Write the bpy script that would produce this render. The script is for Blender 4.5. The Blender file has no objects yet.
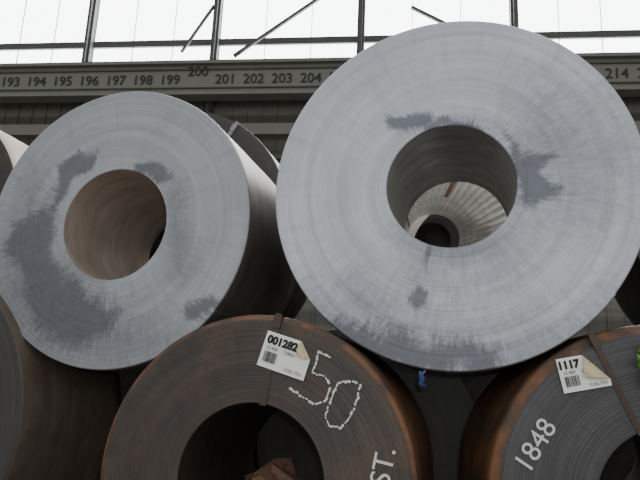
import bpy, math, random
import numpy as np
from mathutils import Matrix, Vector, noise
random.seed(4); RNG=np.random.default_rng(3)
D=bpy.data; C=bpy.context; S=C.scene
TH=math.radians(14); CAMZ=1.18
PITCH=math.radians(13); ROLL=math.radians(2.5)
cam=D.cameras.new('camera'); camo=D.objects.new('camera',cam); S.collection.objects.link(camo)
cam.sensor_width=36; cam.lens=36; cam.clip_end=300
camo.matrix_world=Matrix.Translation((0,0,CAMZ))@Matrix.Rotation(math.pi/2+PITCH,4,'X')@Matrix.Rotation(ROLL,4,'Z')
S.camera=camo
ROW=Matrix.Rotation(-TH,4,'Z')      # row frame: local x = along row, local y = away
HALL=Matrix.Rotation(-math.radians(7),4,'Z')
def link(o,parent=None):
    S.collection.objects.link(o)
    if parent: o.parent=parent
    return o
# ---------------- node helper
class N:
    def __init__(s,name):
        s.m=D.materials.new(name); s.m.use_nodes=True; s.t=s.m.node_tree; s.b=s.t.nodes['Principled BSDF']
    def n(s,typ,ins=None,**kw):
        x=s.t.nodes.new(typ)
        for k,v in kw.items(): setattr(x,k,v)
        for k,v in (ins or {}).items():
            if hasattr(v,'is_output') : s.t.links.new(v,x.inputs[k])
            else: x.inputs[k].default_value=v
        return x
    def math(s,op,a,b=0.0,c=None):
        d={0:a,1:b}
        if c is not None: d[2]=c
        return s.n('ShaderNodeMath',d,operation=op).outputs[0]
    def mix(s,f,a,b,mode='MIX'):
        x=s.t.nodes.new('ShaderNodeMix'); x.data_type='RGBA'; x.blend_type=mode
        for i,v in ((0,f),(6,a),(7,b)):
            if hasattr(v,'is_output'): s.t.links.new(v,x.inputs[i])
            else: x.inputs[i].default_value=v if i==0 else (tuple(v)+(1,) if len(v)==3 else v)
        return x.outputs[2]
    def ramp(s,f,stops):
        x=s.n('ShaderNodeValToRGB',{0:f}); e=x.color_ramp.elements
        while len(e)<len(stops): e.new(.5)
        for i,(p,c) in enumerate(stops):
            e[i].position=p; e[i].color=(c,c,c,1) if not hasattr(c,'__len__') else tuple(c)+(1,)
        return x.outputs[0]
    def noise(s,vec,scale,detail=3,rough=.55,dim='3D'):
        x=s.t.nodes.new('ShaderNodeTexNoise'); x.noise_dimensions=dim
        if dim=='1D': s.t.links.new(vec,x.inputs['W'])
        else: s.t.links.new(vec,x.inputs['Vector'])
        x.inputs['Scale'].default_value=scale; x.inputs['Detail'].default_value=detail; x.inputs['Roughness'].default_value=rough
        return x.outputs[0]
    def obj(s): return s.n('ShaderNodeTexCoord').outputs['Object']
    def fin(s,col=None,rough=.6,metal=0.,bump=None,bs=.2,bd=.01):
        def p(k,v):
            if v is None: return
            if hasattr(v,'is_output'): s.t.links.new(v,s.b.inputs[k])
            else: s.b.inputs[k].default_value=v if not hasattr(v,'__len__') else tuple(v)+(1,)
        p('Base Color',col); p('Roughness',rough); p('Metallic',metal)
        if bump is not None:
            b=s.n('ShaderNodeBump',{'Height':bump,'Strength':bs,'Distance':bd}); s.t.links.new(b.outputs[0],s.b.inputs['Normal'])
        return s.m
def srgb(r,g,b):
    f=lambda c:(c/255/12.92) if c/255<=.04045 else ((c/255+.055)/1.055)**2.4
    return (f(r),f(g),f(b))
def plain(name,c,rough=.7,metal=0.,var=.25,scale=6):
    k=N(name); n=k.noise(k.obj(),scale,4)
    dark=tuple(x*(1-var) for x in c); lite=tuple(min(1,x*(1+var)) for x in c)
    return k.fin(k.mix(n,dark,lite),rough,metal)
# ---------------- coil materials
def polar(k):
    o=k.obj(); sp=k.n('ShaderNodeSeparateXYZ',{0:o})
    x,y,z=sp.outputs; r=k.math('SQRT',k.math('ADD',k.math('MULTIPLY',x,x),k.math('MULTIPLY',z,z)))
    ang=k.math('ARCTAN2',x,z)
    return o,x,y,z,r,ang
def face_mat(name,light,dark,blue,ringamt,finamt,rust=None,rough=.55,seed=0.):
    k=N(name); o,x,y,z,r,ang=polar(k)
    rs=k.math('ADD',r,seed)
    coarse=k.noise(rs,10,3,.55,'1D'); fine=k.noise(rs,150,2,.6,'1D')
    # rings broken along angle
    vec=k.n('ShaderNodeCombineXYZ',{0:k.math('MULTIPLY',rs,20.),1:k.math('MULTIPLY',ang,.8),2:0.}).outputs[0]
    brk=k.noise(vec,1.0,3)
    base=light
    c=k.mix(k.math('MULTIPLY',k.ramp(coarse,[(.38,0),(.62,1)]),ringamt*1.2),base,tuple(v*.72 for v in light))
    c=k.mix(k.math('MULTIPLY',k.ramp(fine,[(.4,0),(.6,1)]),finamt),c,tuple(v*.5 for v in light))
    c=k.mix(k.math('MULTIPLY',k.ramp(brk,[(.45,0),(.66,1)]),ringamt*1.2),c,tuple(min(1,v*1.3) for v in light))
    # radial wipe streaks
    vec2=k.n('ShaderNodeCombineXYZ',{0:k.math('MULTIPLY',ang,7.),1:k.math('MULTIPLY',rs,2.),2:0.}).outputs[0]
    st=k.noise(vec2,2.,3)
    c=k.mix(k.math('MULTIPLY',k.ramp(st,[(.5,0),(.75,1)]),ringamt*.9),c,tuple(v*.58 for v in light))
    big=k.noise(o,2.2,4,.6)
    c=k.mix(k.math('MULTIPLY',k.ramp(big,[(.4,0),(.7,1)]),.35),c,tuple(v*.7 for v in light))
    if rust: 
        rn=k.noise(vec,.8,4); c=k.mix(k.math('MULTIPLY',k.ramp(rn,[(.5,0),(.66,1)]),.55),c,rust)
        rn=k.noise(o,3.3,6,.7); c=k.mix(k.math('MULTIPLY',k.ramp(rn,[(.5,0),(.62,1)]),.55),c,tuple(v*1.2 for v in rust))
    at=k.n('ShaderNodeVertexColor',layer_name='marks'); sp=k.n('ShaderNodeSeparateColor',{0:at.outputs[0]})
    n1=k.noise(o,22,7,.8); 
    n2=k.noise(vec2,5.,4,.7)
    off=k.math('MULTIPLY',k.math('SUBTRACT',k.math('ADD',k.math('MULTIPLY',n1,.5),k.math('MULTIPLY',n2,.5)),.5),2.0)
    def msk(ch,am): return k.math('MULTIPLY',k.ramp(k.math('ADD',sp.outputs[ch],off),[(.30,0),(.70,1)]),am)
    dn=k.mix(k.noise(o,18,7,.8),tuple(v*.5 for v in dark),tuple(v*1.6 for v in dark))
    c=k.mix(k.math('MULTIPLY',k.ramp(k.math('ADD',sp.outputs[1],k.math('MULTIPLY',off,.8)),[(.1,0),(.95,1)]),.75),c,dn)
    c=k.mix(msk(0,.84),c,dn)
    c=k.mix(msk(2,.5),c,blue)
    return k.fin(c,rough,.05,k.math('ADD',fine,k.math('MULTIPLY',coarse,.5)),.06,.003)
def side_mat(name,a,b,rough=.42,metal=.55,rust=None):
    k=N(name); o,x,y,z,r,ang=polar(k)
    v=k.n('ShaderNodeCombineXYZ',{0:k.math('MULTIPLY',y,5.),1:k.math('MULTIPLY',ang,.6),2:0.}).outputs[0]
    c=k.mix(k.ramp(k.noise(v,2.,4),[(.35,0),(.7,1)]),a,b)
    g=k.noise(o,5,6,.65); 
    if rust: c=k.mix(k.math('MULTIPLY',k.ramp(g,[(.42,0),(.58,1)]),.85),c,rust)
    return k.fin(c,k.math('ADD',k.math('MULTIPLY',g,.25),rough-.12),metal)
# ---------------- coil builder
def signed(px,pz,poly):
    P=np.array(poly,float); n=len(P); ins=np.zeros(px.shape,bool); dm=np.full(px.shape,1e9)
    for i in range(n):
        x1,y1=P[i]; x2,y2=P[(i+1)%n]
        cr=((y1>pz)!=(y2>pz)); xi=(x2-x1)*(pz-y1)/((y2-y1) or 1e-9)+x1
        ins^=cr&(px<xi)
        t=np.clip(((px-x1)*(x2-x1)+(pz-y1)*(y2-y1))/max(1e-9,(x2-x1)**2+(y2-y1)**2),0,1)
        dm=np.minimum(dm,np.hypot(px-x1-t*(x2-x1),pz-y1-t*(y2-y1)))
    return np.where(ins,dm,-dm)
def coil(name,u,a,h,R,r,width,mats,marks=(),yaw=0.,det=True,flute=0.,jit=.0004,straps=(),tele=(0,0),liner=None):
    nr,ns=(110,600) if det else (14,128)
    if flute: ns=480
    th=np.linspace(0,2*math.pi,ns,endpoint=False)
    V=[];F=[];MI=[]
    rr=np.linspace(r,R,nr)
    fy=RNG.normal(0,jit,nr); fy[-1]=.006; fy[0]=.004
    te=np.zeros(nr)
    if tele[0]:
        te=np.clip((rr-(R-tele[0]))/tele[0],0,1); fy+=te*tele[1]
    Rt=lambda t:R*(1-.004*((t-2.2)%(2*math.pi))/(2*math.pi))
    scale=np.array([Rt(t) for t in th])/R
    def ring(rad,y,sc=True,fl=0.,dx=0.,dz=0.):
        i0=len(V)
        f=(scale if sc else 1.)*rad
        if fl: f=f*(1+fl*np.cos(th*40))
        f=f*np.ones(ns)
        for j in range(ns): V.append((f[j]*math.sin(th[j])+dx,y,f[j]*math.cos(th[j])+dz))
        return i0
    def band(i0,i1,m,flip=False):
        for j in range(ns):
            k=(j+1)%ns
            q=(i0+j,i0+k,i1+k,i1+j)
            F.append(q[::-1] if flip else q); MI.append(m)
    rings=[ring(rr[i],fy[i],i>nr*.8,0) for i in range(nr)]
    for i in range(nr-1): band(rings[i],rings[i+1],1 if te[i]>.15 else 0,True)
    prev=rings[-1]
    ys=np.linspace(0,width,10)[1:]
    e=ring(R+.003,.02+tele[1]); band(prev,e,1,True); prev=e
    for y in ys[:-1]:
        e=ring(R+.003+RNG.normal(0,.001),y); band(prev,e,1,True); prev=e
    e=ring(R,width); band(prev,e,1,True); prev=e
    r2,ldx,ldz=liner or (r,0,0)
    rb=[ring(x,width+RNG.normal(0,jit),True) for x in np.linspace(R*.98,r*1.01,6)]
    for x in rb: band(prev,x,0,True); prev=x
    nb=12
    for i in range(nb):
        t=1-i/nb; y=width*t
        x=ring(r+(r2-r)*t,y,False,flute if 0<i else 0,ldx*t,ldz*t); band(prev,x,2,True); prev=x
    x=ring(r,.012,False,flute); band(prev,x,2,True); band(x,rings[0],2,True)
    for (ang,sw,m) in straps:
        er=Vector((math.sin(ang),0,math.cos(ang))); et=Vector((math.cos(ang),0,-math.sin(ang)))
        o=.006
        prof=[(r-o,-o),(R+o+.004,-o),(R+o+.004,width+o),(r-o,width+o)]
        i0=len(V)
        for (q,y) in prof:
            for s_ in (-1,1):
                V.append(tuple(er*q+et*(s_*sw/2)+Vector((0,y,0))))
        o2=.0015
        for (q,y) in [(r-o+o2,-o+o2),(R+o+.004-o2,-o+o2),(R+o+.004-o2,width+o-o2),(r-o+o2,width+o-o2)]:
            for s_ in (-1,1): V.append(tuple(er*q+et*(s_*sw/2)+Vector((0,y,0))))
        for i in range(4):
            j=(i+1)%4
            F.append((i0+2*i,i0+2*i+1,i0+2*j+1,i0+2*j)); MI.append(m)
            F.append((i0+8+2*i,i0+8+2*j,i0+8+2*j+1,i0+8+2*i+1)); MI.append(m)
            F.append((i0+2*i,i0+2*j,i0+8+2*j,i0+8+2*i)); MI.append(m)
            F.append((i0+2*i+1,i0+8+2*i+1,i0+8+2*j+1,i0+2*j+1)); MI.append(m)
        q0=r+(R-r)*.93; i0=len(V)
        for dq in (-.03,.03):
            for s_ in (-1,1):
                for yy in (-o-.008,-o+.004): V.append(tuple(er*(q0+dq)+et*(s_*(sw/2+.004))+Vector((0,yy,0))))
        for f in ((0,2,6,4),(1,5,7,3),(0,4,5,1),(2,3,7,6),(0,1,3,2),(4,6,7,5)): F.append(tuple(i0+v for v in f)); MI.append(m)
    if flute:   # rusty seam strips running down the fluted sleeve
        for ang,sw,y0,y1 in ((.12,.035,.1,1.0),(2.35,.035,.1,.9),(-1.2,.03,.5,1.3)):
            i0=len(V); n=6
            for i in range(n+1):
                y=y0+(y1-y0)*i/n; t=y/width; rad=(r+(r2-r)*t)*(1-flute*1.15)
                for s_ in (-1,1):
                    a_=ang+s_*sw/2/rad; V.append((rad*math.sin(a_)+ldx*t,y,rad*math.cos(a_)+ldz*t))
            for i in range(n): F.append((i0+2*i,i0+2*i+1,i0+2*i+3,i0+2*i+2)); MI.append(4)
    me=D.meshes.new(name); me.from_pydata(V,[],F)
    for m in mats: me.materials.append(m)
    me.polygons.foreach_set('material_index',MI)
    me.polygons.foreach_set('use_smooth',[mm==1 or (mm==2 and not flute) for mm in MI])
    col=np.zeros((len(V),4)); col[:,3]=1
    if marks:
        P=np.array(V[:nr*ns]); x=P[:,0]/R; z=P[:,2]/R
        wx=np.array([noise.noise(Vector((a_*7,b_*7,1.7))) for a_,b_ in zip(x,z)])*.05
        wz=np.array([noise.noise(Vector((a_*7,b_*7,9.7))) for a_,b_ in zip(x,z)])*.05
        for ch,soft,poly in marks:
            s_=signed(x+wx,z+wz,poly)
            col[:nr*ns,ch]=np.maximum(col[:nr*ns,ch],np.clip(.5+s_/soft,0,1))
    at=me.color_attributes.new('marks','FLOAT_COLOR','POINT'); at.data.foreach_set('color',col.ravel())
    me.update(); o=D.objects.new(name,me); link(o)
    o.matrix_world=ROW@Matrix.Translation((u,a,h))@Matrix.Rotation(yaw,4,'Z')
    return o
def tpl(cx,cy,rx,ry,ch,soft,pts): return (ch,soft*3,[((x-cx)/rx,(cy-y)/ry) for x,y in pts])

LIGHT=srgb(191,194,201); GALV_D=srgb(86,89,96)
m_strap=plain('strap_steel',srgb(66,52,42),.5,.2)
m_strapL=plain('strap_bright',srgb(150,150,150),.35,.5)
m_rust=plain('rust_seam',srgb(112,84,66),.8,0,.4,30)
f_right=face_mat('coil_face_zinc',LIGHT,GALV_D,srgb(108,116,132),.38,.03,seed=1.)
f_left=face_mat('coil_face_zinc_dull',srgb(164,167,171),srgb(88,91,95),srgb(100,102,106),.34,.03,seed=4.)
f_A=face_mat('coil_face_black',srgb(64,59,55),srgb(48,43,40),srgb(40,36,34),.5,.4,rust=srgb(82,64,50),rough=.6,seed=7.)
f_B=face_mat('coil_face_dark_grey',srgb(72,70,70),srgb(46,44,44),srgb(40,38,38),.5,.35,rough=.6,seed=9.)
f_dark=face_mat('coil_face_dark',srgb(66,63,60),srgb(50,48,47),srgb(40,38,38),.5,.3,seed=12.)  # dark steel faces of the far-left and back-row coils
s_grey=side_mat('coil_side_steel',srgb(108,103,98),srgb(86,82,78),.42,.25)
s_tan=side_mat('coil_side_tan',srgb(186,172,156),srgb(160,148,134),.45,.15)
s_brown=side_mat('coil_side_brown',srgb(124,114,102),srgb(94,86,78),.45,.15,rust=srgb(104,90,76))
s_rust=side_mat('coil_side_rust',srgb(84,66,52),srgb(60,49,43),.5,.1,rust=srgb(120,82,54))
s_dark=side_mat('coil_side_dark_shadow',srgb(62,58,58),srgb(46,44,46),.45,.2)  # dark steel; on the lower back coils it paints in gap shadow
b_grey=side_mat('bore_steel',srgb(150,147,144),srgb(112,108,104),.36,.35)
b_tan=side_mat('bore_paper_tan',srgb(186,172,160),srgb(156,142,130),.45,.05)
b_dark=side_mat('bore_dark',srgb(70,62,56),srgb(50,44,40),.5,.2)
b_flute=side_mat('bore_fluted_zinc',srgb(225,225,222),srgb(190,186,178),.35,.3,rust=None)

R_=(458,194,181,178); L_=(125,228,125,140)
mr=[tpl(*R_,0,.03,[(395,120),(412,116),(437,120),(440,133),(415,136),(398,134)]),
    tpl(*R_,0,.03,[(425,134),(450,123),(480,126),(497,137),(480,140),(455,133),(435,142)]),
    tpl(*R_,0,.035,[(508,140),(519,150),(528,168),(560,166),(545,184),(562,206),(552,216),(522,213),(518,200),(514,170)]),
    tpl(*R_,1,.25,[(520,160),(550,120),(580,130),(575,158),(600,170),(560,185),(580,205),(555,214),(522,205)]),
    tpl(*R_,0,.03,[(433,252),(440,262),(436,276),(430,262)]),
    tpl(*R_,1,.15,[(420,246),(520,240),(515,262),(500,276),(430,276)]),
    tpl(*R_,0,.03,[(417,294),(430,289),(441,300),(436,313),(422,315),(416,305)]),
    tpl(*R_,0,.06,[(350,328),(400,338),(450,348),(505,350),(500,372),(440,376),(370,362),(335,335)]),
    tpl(*R_,1,.2,[(330,310),(375,320),(400,330),(430,335),(470,343),(560,335),(600,315),(560,350),(500,380),(400,375),(330,335)]),
    tpl(*R_,1,.12,[(352,295),(372,292),(400,318),(392,330),(360,312)]),
    tpl(*R_,2,.03,[(398,122),(420,119),(434,124),(420,131),(400,131)]),
    tpl(*R_,2,.03,[(528,180),(545,190),(550,206),(530,206)])]
ml=[tpl(*L_,0,.03,[(66,162),(82,153),(100,157),(96,170),(80,184),(70,200),(60,215),(62,180)]),
    tpl(*L_,0,.03,[(138,166),(165,166),(178,185),(160,187),(145,176)]),
    tpl(*L_,0,.05,[(62,205),(45,215),(22,232),(18,246),(42,280),(60,330),(95,350),(135,332),(140,315),(112,300),(98,284),(78,276),(66,255)]),
    tpl(*L_,1,.2,[(40,180),(15,230),(10,300),(60,360),(150,365),(190,340),(150,320),(110,296),(60,250)]),
    tpl(*L_,0,.04,[(200,306),(222,300),(232,303),(220,318),(203,324)]),
    tpl(*L_,1,.1,[(172,190),(184,198),(200,270),(190,282),(178,230)])]
RIGHT=coil('steel_coil',-.115,3.04,2.172,.894,.313,.9,[f_right,s_grey,b_grey,m_strapL],mr)
LEFT=coil('steel_coil',-1.955,3.08,2.022,.80,.318,1.0,[f_left,s_grey,b_tan,m_strapL],ml)
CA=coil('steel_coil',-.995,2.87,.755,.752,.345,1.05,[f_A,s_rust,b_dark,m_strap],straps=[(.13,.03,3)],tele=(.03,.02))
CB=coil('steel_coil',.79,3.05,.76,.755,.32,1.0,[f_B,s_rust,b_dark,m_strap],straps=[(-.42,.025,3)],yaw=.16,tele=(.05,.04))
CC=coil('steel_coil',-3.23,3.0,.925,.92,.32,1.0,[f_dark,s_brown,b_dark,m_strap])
low=dict(det=False)
for u,a,h,R,r,w,ms,yw,st in [
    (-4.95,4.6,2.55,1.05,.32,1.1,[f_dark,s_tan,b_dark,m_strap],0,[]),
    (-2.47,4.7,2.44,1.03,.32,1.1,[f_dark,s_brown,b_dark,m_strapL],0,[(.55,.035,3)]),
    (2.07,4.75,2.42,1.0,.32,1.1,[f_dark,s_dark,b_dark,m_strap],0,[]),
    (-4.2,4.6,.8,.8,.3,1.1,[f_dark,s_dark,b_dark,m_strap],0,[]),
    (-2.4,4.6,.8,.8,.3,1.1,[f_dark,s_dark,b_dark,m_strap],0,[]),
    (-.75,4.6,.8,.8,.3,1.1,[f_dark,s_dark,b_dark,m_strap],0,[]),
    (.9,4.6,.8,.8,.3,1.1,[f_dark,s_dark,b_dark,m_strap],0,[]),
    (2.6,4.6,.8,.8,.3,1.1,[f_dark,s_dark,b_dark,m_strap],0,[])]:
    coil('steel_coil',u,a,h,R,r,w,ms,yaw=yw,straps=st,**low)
coil('steel_coil',-.09,4.7,2.50,.98,.52,1.5,[f_dark,s_brown,b_flute,m_strapL,m_rust],det=False,flute=.035,liner=(.25,-.31,.15))
coil('steel_coil',-.45,6.7,2.75,.8,.2,1.2,[f_dark,s_dark,b_dark,m_strapL],det=False)
coil('steel_coil',-1.35,6.7,.9,.9,.3,1.2,[f_dark,s_dark,b_dark,m_strapL],det=False)
coil('steel_coil',.55,6.7,.9,.9,.3,1.2,[f_dark,s_dark,b_dark,m_strapL],det=False)

# ---------------- generic mesh
def box(V,F,x0,x1,y0,y1,z0,z1):
    i=len(V); V+= [(x,y,z) for x in(x0,x1) for y in(y0,y1) for z in(z0,z1)]
    F+=[tuple(i+v for v in f) for f in ((0,1,3,2),(4,6,7,5),(0,4,5,1),(2,3,7,6),(0,2,6,4),(1,5,7,3))]
def beam(V,F,p,q,w):
    p=Vector(p);q=Vector(q);d=(q-p).normalized(); s=d.cross(Vector((0,1,0))).normalized()*w/2; t=Vector((0,w/2,0)); i=len(V)
    for c in (p,q):
        for a_,b_ in ((-1,-1),(1,-1),(1,1),(-1,1)): V.append(tuple(c+s*a_+t*b_))
    F+=[tuple(i+v for v in f) for f in ((0,1,2,3),(7,6,5,4),(0,4,5,1),(1,5,6,2),(2,6,7,3),(3,7,4,0))]
def mesh(name,V,F,mats,mi=None,parent=None,mat=None,smooth=False):
    me=D.meshes.new(name); me.from_pydata(V,[],F)
    for m in (mats if isinstance(mats,list) else [mats]): me.materials.append(m)
    if mi: me.polygons.foreach_set('material_index',mi)
    if smooth: me.polygons.foreach_set('use_smooth',[True]*len(F))
    me.update(); o=link(D.objects.new(name,me),parent)
    if mat is not None:
        if parent: o.matrix_local=mat
        else: o.matrix_world=mat
    return o
# ---------------- hall
WA=20.0; U0=-7.0; DZ=-.87
k=N('concrete_floor'); m_floor=k.fin(k.mix(k.noise(k.obj(),1.2,6),srgb(85,80,76),srgb(120,115,110)),.8)
V=[];F=[]; box(V,F,-30,30,-8,24,-.2,0); mesh('floor',V,F,m_floor,mat=HALL)
k=N('wall_cladding'); o=k.obj(); sp=k.n('ShaderNodeSeparateXYZ',{0:o})
zb=k.noise(sp.outputs[2],1.6,2,.5,'1D')
m_wall=k.fin(k.mix(k.ramp(zb,[(.4,0),(.6,1)]),srgb(96,95,88),srgb(132,130,120)),.8)
V=[];F=[]; WB=13.6+DZ
box(V,F,-34,26,WA+1.0,WA+1.2,0,WB)
box(V,F,-34,26,WA+1.0,WA+1.2,WB+4,WB+5)
for i in range(-60,46):
    x=i*.55; box(V,F,x,x+.08,WA+.95,WA+1.01,0,WB)
mesh('wall_back',V,F,m_wall,mat=HALL)
m_frame=plain('painted_steel_frame',srgb(94,94,90),.6,.1)
m_girder=plain('girder_paint',srgb(134,132,122),.6,.05,.15,2)
m_gdark=plain('girder_paint_dark',srgb(88,87,80),.6,.05,.2,2)  # darker grey for rails and board edges
m_ink=plain('numeral_paint',srgb(60,60,56),.7)
k=N('milky_glazing'); nz=k.noise(k.obj(),.5,3)
k.fin((.9,.93,.95),.4); k.t.links.new(k.mix(nz,(.9,.96,1.),(1.,1.,1.)),k.b.inputs['Emission Color']); k.b.inputs['Emission Strength'].default_value=8
m_glass=k.m
cols=[U0-13.5,U0-4.75,U0+.2,U0+5.6,U0+11.0,U0+17.,U0+24]
for i in range(len(cols)-1):
    V=[];F=[];MI=[]
    x0,x1=cols[i]+.12,cols[i+1]-.12
    box(V,F,x0,x1,WA+1.08,WA+1.12,WB,WB+4); MI+=[0]*6
    n0=len(F)
    box(V,F,x0,x1,WA+.98,WA+1.14,WB+.72,WB+.98)
    box(V,F,x0,x1,WA+.98,WA+1.14,WB,WB+.12); box(V,F,x0,x1,WA+.98,WA+1.14,WB+3.9,WB+4)
    nx=int((x1-x0)/1.3)
    for j in range(nx+1):
        x=x0+(x1-x0)*j/nx; box(V,F,x-.01,x+.01,WA+1.04,WA+1.14,WB,WB+4)
    MI+=[1]*(len(F)-n0)
    mesh('window_%d'%(i+1),V,F,[m_glass,m_frame],MI,mat=HALL)
V=[];F=[]
for c in cols:
    box(V,F,c-.13,c+.13,WA+.75,WA+.95,0,18); box(V,F,c-.05,c+.05,WA+.6,WA+.75,0,18)
beam(V,F,(U0+1.0,WA+.7,WB+.1),(U0+4.2,WA+.7,WB+2.5),.11)
beam(V,F,(U0-1.0,WA+.7,WB+.3),(U0+.1,WA+.7,WB+2.2),.09)
beam(V,F,(U0+7.4,WA+.7,WB+1.9),(U0+9.8,WA+.7,WB+.5),.11)
mesh('steel_column_frame',V,F,m_frame,mat=HALL)
# crane girder with distance board
V=[];F=[];MI=[]
G0,G1=11.72+DZ,13.0+DZ
box(V,F,-34,26,WA-.1,WA+.0,G0+.1,G1-.1); MI+=[0]*6
box(V,F,-34,26,WA-.3,WA+.25,G1-.1,G1); MI+=[0]*6
box(V,F,-34,26,WA-.3,WA+.25,G0,G0+.1); MI+=[0]*6
box(V,F,-34,26,WA-.05,WA+.05,G1,G1+.16); MI+=[1]*6
box(V,F,-34,26,WA-.16,WA-.1,12.02+DZ,12.06+DZ); MI+=[1]*6
box(V,F,-34,26,WA-.16,WA-.1,12.72+DZ,12.76+DZ); MI+=[1]*6
box(V,F,-34,26,WA+.3,WA+.58,G1+.2,G1+.3); MI+=[1]*6
box(V,F,-34,26,WA+.3,WA+.55,10.5+DZ,10.9+DZ); MI+=[0]*6
box(V,F,-34,26,WA+.3,WA+.55,9.6+DZ,9.75+DZ); MI+=[1]*6
G=mesh('crane_girder',V,F,[m_girder,m_gdark],MI,mat=HALL)
def text(name,s,size,mat,parent,loc,rotm,ext=.002,bold=0.,align='CENTER'):
    cu=D.curves.new(name,'FONT'); cu.body=s; cu.size=size; cu.extrude=ext; cu.offset=bold; cu.align_x=align; cu.align_y='CENTER'; cu.materials.append(mat)
    o=D.objects.new(name,cu); S.collection.objects.link(o)
    dg=C.evaluated_depsgraph_get(); me=D.meshes.new_from_object(o.evaluated_get(dg)); S.collection.objects.unlink(o); D.objects.remove(o)
    me.materials.clear(); me.materials.append(mat)
    m=D.objects.new(name,me); link(m,parent); m.matrix_local=Matrix.Translation(loc)@rotm
    return m
UP=Matrix.Rotation(math.pi/2,4,'X')
for n in range(188,222):
    z=(12.36 if n!=200 else 12.66)+DZ
    text('numeral_%d'%n,str(n),.5,m_ink,G,(U0+n-200,WA-.12,z),UP,.01,.002)
# ---------------- paint marks on coil faces (children of the coil)
m_chalk=plain('white_paint_marker',srgb(205,205,202),.8,0,.2,40)
def dashes(name,parent,lines,cx,cy,rr_,R,w=.009,gap=.6):
    V=[];F=[]
    for ln in lines:
        P=[Vector(((x-cx)/rr_*R,-.007,(cy-y)/rr_*R)) for x,y in ln]
        for p,q in zip(P,P[1:]):
            L=(q-p).length; n=max(1,int(L/.0155))
            for i in range(n):
                if random.random()<.04: continue
                a_=p.lerp(q,i/n); b_=p.lerp(q,(i+gap+random.uniform(-.2,.4))/n)
                d=(b_-a_).normalized(); s=Vector((d.z,0,-d.x))*w*random.uniform(.3,.75)
                j=Vector((random.uniform(-1,1),0,random.uniform(-1,1)))*.003
                i0=len(V)
                for c in (a_-s+j,(a_-d*.003)+j,a_+s+j,b_+s*.8+j,b_+d*.003+j,b_-s+j): V.append(tuple(c))
                F.append(tuple(range(i0,i0+6)))
    return mesh(name,V,F,m_chalk,parent=parent,mat=Matrix.Identity(4))
dashes('number_50_painted',CA,[[(330,362),(317,357),(315,368),(312,379),(326,382),(331,393),(327,405),(315,409),(288,394)],
    [(338,388),(349,385),(361,388),(359,403),(352,418),(344,430),(331,430),(327,419),(333,402),(338,388)]],251,488,168,.752,w=.0085)
def fpos(px,py,cx,cy,rr_,R,y=-.008): return Vector(((px-cx)/rr_*R,y,(cy-py)/rr_*R))
Ay=lambda ang: Matrix.Rotation(ang,4,'Y')@UP
text('letters_painted','ST.',.125,m_chalk,CA,fpos(397,465,260,490,170,.75),Ay(math.radians(-80)),.001,.0)
text('number_painted','1848',.118,m_chalk,CB,fpos(525,454,662,508,183,.75),Ay(math.radians(-58)),.001,.0)
# ---------------- labels
m_paper=plain('label_paper',srgb(232,232,226),.8,0,.08,20)
m_back=plain('label_backing_tan',srgb(206,194,152),.8,0,.1)
m_black=plain('label_ink',srgb(22,22,24),.8)
def label(pc,loc,w,h,rot,title,cut,tsz,tx):
    V=[];F=[];MI=[]
    Rz,Tx=cut
    poly=[(-.5,-.5),(.5,-.5),(.5,Rz),(Tx,.5),(-.5,.5)]
    for yy in (0,.001):
        for x,z in poly: V.append((x*w,yy+.004*math.sin(x*6),z*h))
    F.append((0,1,2,3,4)); MI.append(0); F.append((9,8,7,6,5)); MI.append(1)
    for i in range(5):
        j=(i+1)%5; F.append((i,5+i,5+j,j)); MI.append(0)
    A_=Vector((.5*w,0,Rz*h)); B_=Vector((Tx*w,0,.5*h)); Cn=Vector((.5*w,0,.5*h))
    d=(B_-A_).normalized(); foot=A_+d*(Cn-A_).dot(d); refl=foot*2-Cn
    n=8; i0=len(V)
    for i in range(n+1):
        t=i/n
        for e_ in (A_,B_):
            p=e_.lerp(refl,t); p.y=-.03*math.sin(min(1,t*1.15)*math.pi*.8)-.002; V.append(tuple(p))
    for i in range(n):
        a_=i0+2*i; F.append((a_,a_+1,a_+3,a_+2)); MI.append(1)
    o=mesh('shipping_label',V,F,[m_paper,m_back],MI)
    o.matrix_world=pc.matrix_world@Matrix.Translation(loc)@Matrix.Rotation(rot,4,'Y')
    text('label_number',title,tsz,m_black,o,(tx*w,-.007,h*.28),UP,.0005,.0025)
    for s_,zz,xx,sz in (('12.450',.06,-.3,.1),('2.00x1',.06,.08,.1),('COIL 7731',-.38,.25,.09)):
        text('label_print',s_,h*sz*1.3,m_black,o,(xx*w,-.007,zz*h),UP,.0003)
    V=[];F=[]; x=-.42*w
    while x<-.14*w:
        b=random.choice((.0012,.0022,.0035)); box(V,F,x,x+b,-.0072,-.0060,-.34*h,-.04*h); x+=b+random.choice((.0015,.003))
    mesh('barcode',V,F,m_black,parent=o,mat=Matrix.Identity(4))
    return o
label(CA,fpos(284,362,252,488,168,.752,-.013),.235,.165,math.radians(16),'001282',(.1,.22),.05,-.12)
label(CB,fpos(576,378,662,508,183,.75,-.013),.205,.145,math.radians(-12),'1117',(-.3,.05),.046,-.28)
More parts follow.
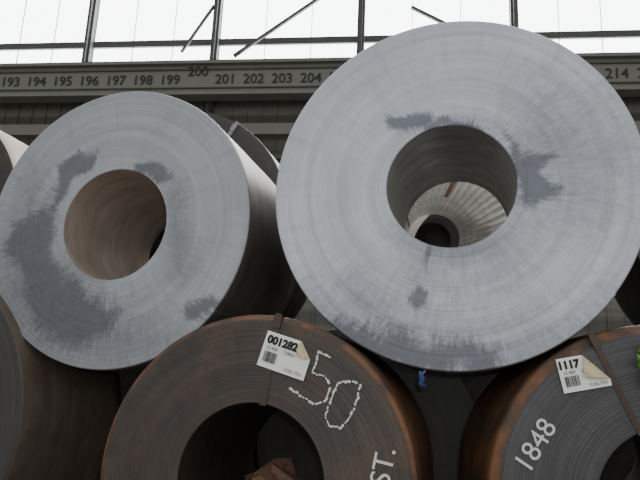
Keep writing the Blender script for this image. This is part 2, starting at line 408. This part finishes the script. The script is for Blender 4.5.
# ---------------- timber pieces in coil A bore
m_wood=plain('broken_timber',srgb(112,84,66),.85,0,.5,30)
V=[];F=[]
for i,(x,y,z,L,wd,hh,rz,ry) in enumerate([(0,0,.0,.2,.2,.08,.1,.02),(.02,.03,.08,.3,.2,.09,-.3,-.05),(-.02,.02,.17,.3,.16,.09,.4,.08),(-.03,-.02,.26,.17,.12,.08,1.1,-.45),(.04,-.04,.27,.16,.09,.05,.2,.5),(-.07,-.06,.26,.12,.1,.05,.6,-.2)]):
    T=Matrix.Translation((x,y,z+hh/2))@Matrix.Rotation(rz,4,'Z')@Matrix.Rotation(ry,4,'Y')
    v=[];f=[]; box(v,f,-L/2,L/2,-wd/2,wd/2,-hh/2,hh/2)
    v=[Vector(p)+Vector((random.uniform(-.02,.02),random.uniform(-.02,.02),random.uniform(-.008,.008))) for p in v]
    i0=len(V); V+=[tuple(T@p) for p in v]; F+=[tuple(i0+q for q in ff) for ff in f]
mesh('broken_timber_stack',V,F,m_wood,mat=ROW@Matrix.Translation((-.99,3.33,.755-.345+.03)))
# ---------------- leafy sprig at right
m_leaf=plain('leaf_green',srgb(84,140,50),.6,0,.35,20)
V=[];F=[]
def leaf(p,d,L,wd,nrm):
    d=d.normalized(); s=d.cross(nrm).normalized(); i0=len(V)
    for t,wf,dz in ((0,.0,0),(.25,.8,.01),(.5,1,.015),(.8,.55,0),(1,0,-.02)):
        c=p+d*L*t+nrm*dz; V.append(tuple(c-s*wd*wf/2)); V.append(tuple(c+s*wd*wf/2))
    for i in range(4): F.append((i0+2*i,i0+2*i+1,i0+2*i+3,i0+2*i+2))
for b in range(14):
    base=Vector((0,0,0)); d=Vector((random.uniform(-.7,.7),random.uniform(-.35,-.15),random.uniform(-1,1.))).normalized()
    tip=base+d*random.uniform(.05,.1)
    s=Vector((.003,0,0)); i0=len(V); V+=[tuple(base-s),tuple(base+s),tuple(tip+s),tuple(tip-s)]; F.append((i0,i0+1,i0+2,i0+3))
    for j in range(5):
        p=base.lerp(tip,.2+.8*j/4); leaf(p,Vector((random.uniform(-1,1),random.uniform(-.4,.0),random.uniform(-.6,1))),random.uniform(.035,.055),.026,Vector((random.uniform(-.4,.4),-1,random.uniform(-.2,.5))).normalized())
mesh('leafy_weed',V,F,m_leaf,mat=ROW@Matrix.Translation((.715,3.01,1.335)))
m_blue=plain('blue_plastic',srgb(30,56,110),.4)
V=[];F=[]
for b in range(4):
    P=[Vector((random.uniform(-.02,.02),random.uniform(-.01,.01),-.015*i+random.uniform(-.01,.01))) for i in range(5)]
    for p,q in zip(P,P[1:]): beam(V,F,p,q,.01)
mesh('blue_plastic_strip',V,F,m_blue,mat=ROW@Matrix.Translation((-.24,3.02,1.27)))
# ---------------- lights
w=D.worlds.new('world'); S.world=w; w.use_nodes=True; w.node_tree.nodes['Background'].inputs[0].default_value=(.94,.97,1,1); w.node_tree.nodes['Background'].inputs[1].default_value=.56
def area(name,loc,target,sx,sy,e,c=(1,1,1)):
    l=D.lights.new(name,'AREA'); l.shape='RECTANGLE'; l.size=sx; l.size_y=sy; l.energy=e; l.color=c
    o=D.objects.new(name,l); link(o); o.location=loc; o.rotation_euler=(Vector(target)-Vector(loc)).to_track_quat('-Z','Y').to_euler(); return o
area('doorway_daylight',(-1,-7,4.5),(0,3,1.8),9,5,380,(.99,1,1))
area('overhead_fill',(0,6,11),(0,5,0),14,3,650,(1,.99,.95))  # added overhead fill, lifts the light between the rows
area('rear_fill',(1.5,10,7),(0,5,2.2),8,2,300,(1,.98,.95))  # added fill from behind the stacks, meant to brighten the bores
l=D.lights.new('camera_flash','POINT'); l.energy=46; l.shadow_soft_size=.03; o=link(D.objects.new('camera_flash',l)); o.location=(.04,-.02,1.26)
l=D.lights.new('bore_fill_spot','SPOT'); l.energy=60; l.spot_size=math.radians(80); l.spot_blend=.5; l.shadow_soft_size=.03; o=link(D.objects.new('bore_fill_spot',l))  # unseen spot added in the gap to brighten the fluted bore
p=ROW@Vector((.3,4.2,1.78)); q=ROW@Vector((-.15,5.3,2.7)); o.location=p; o.rotation_euler=(q-p).to_track_quat('-Z','Y').to_euler()
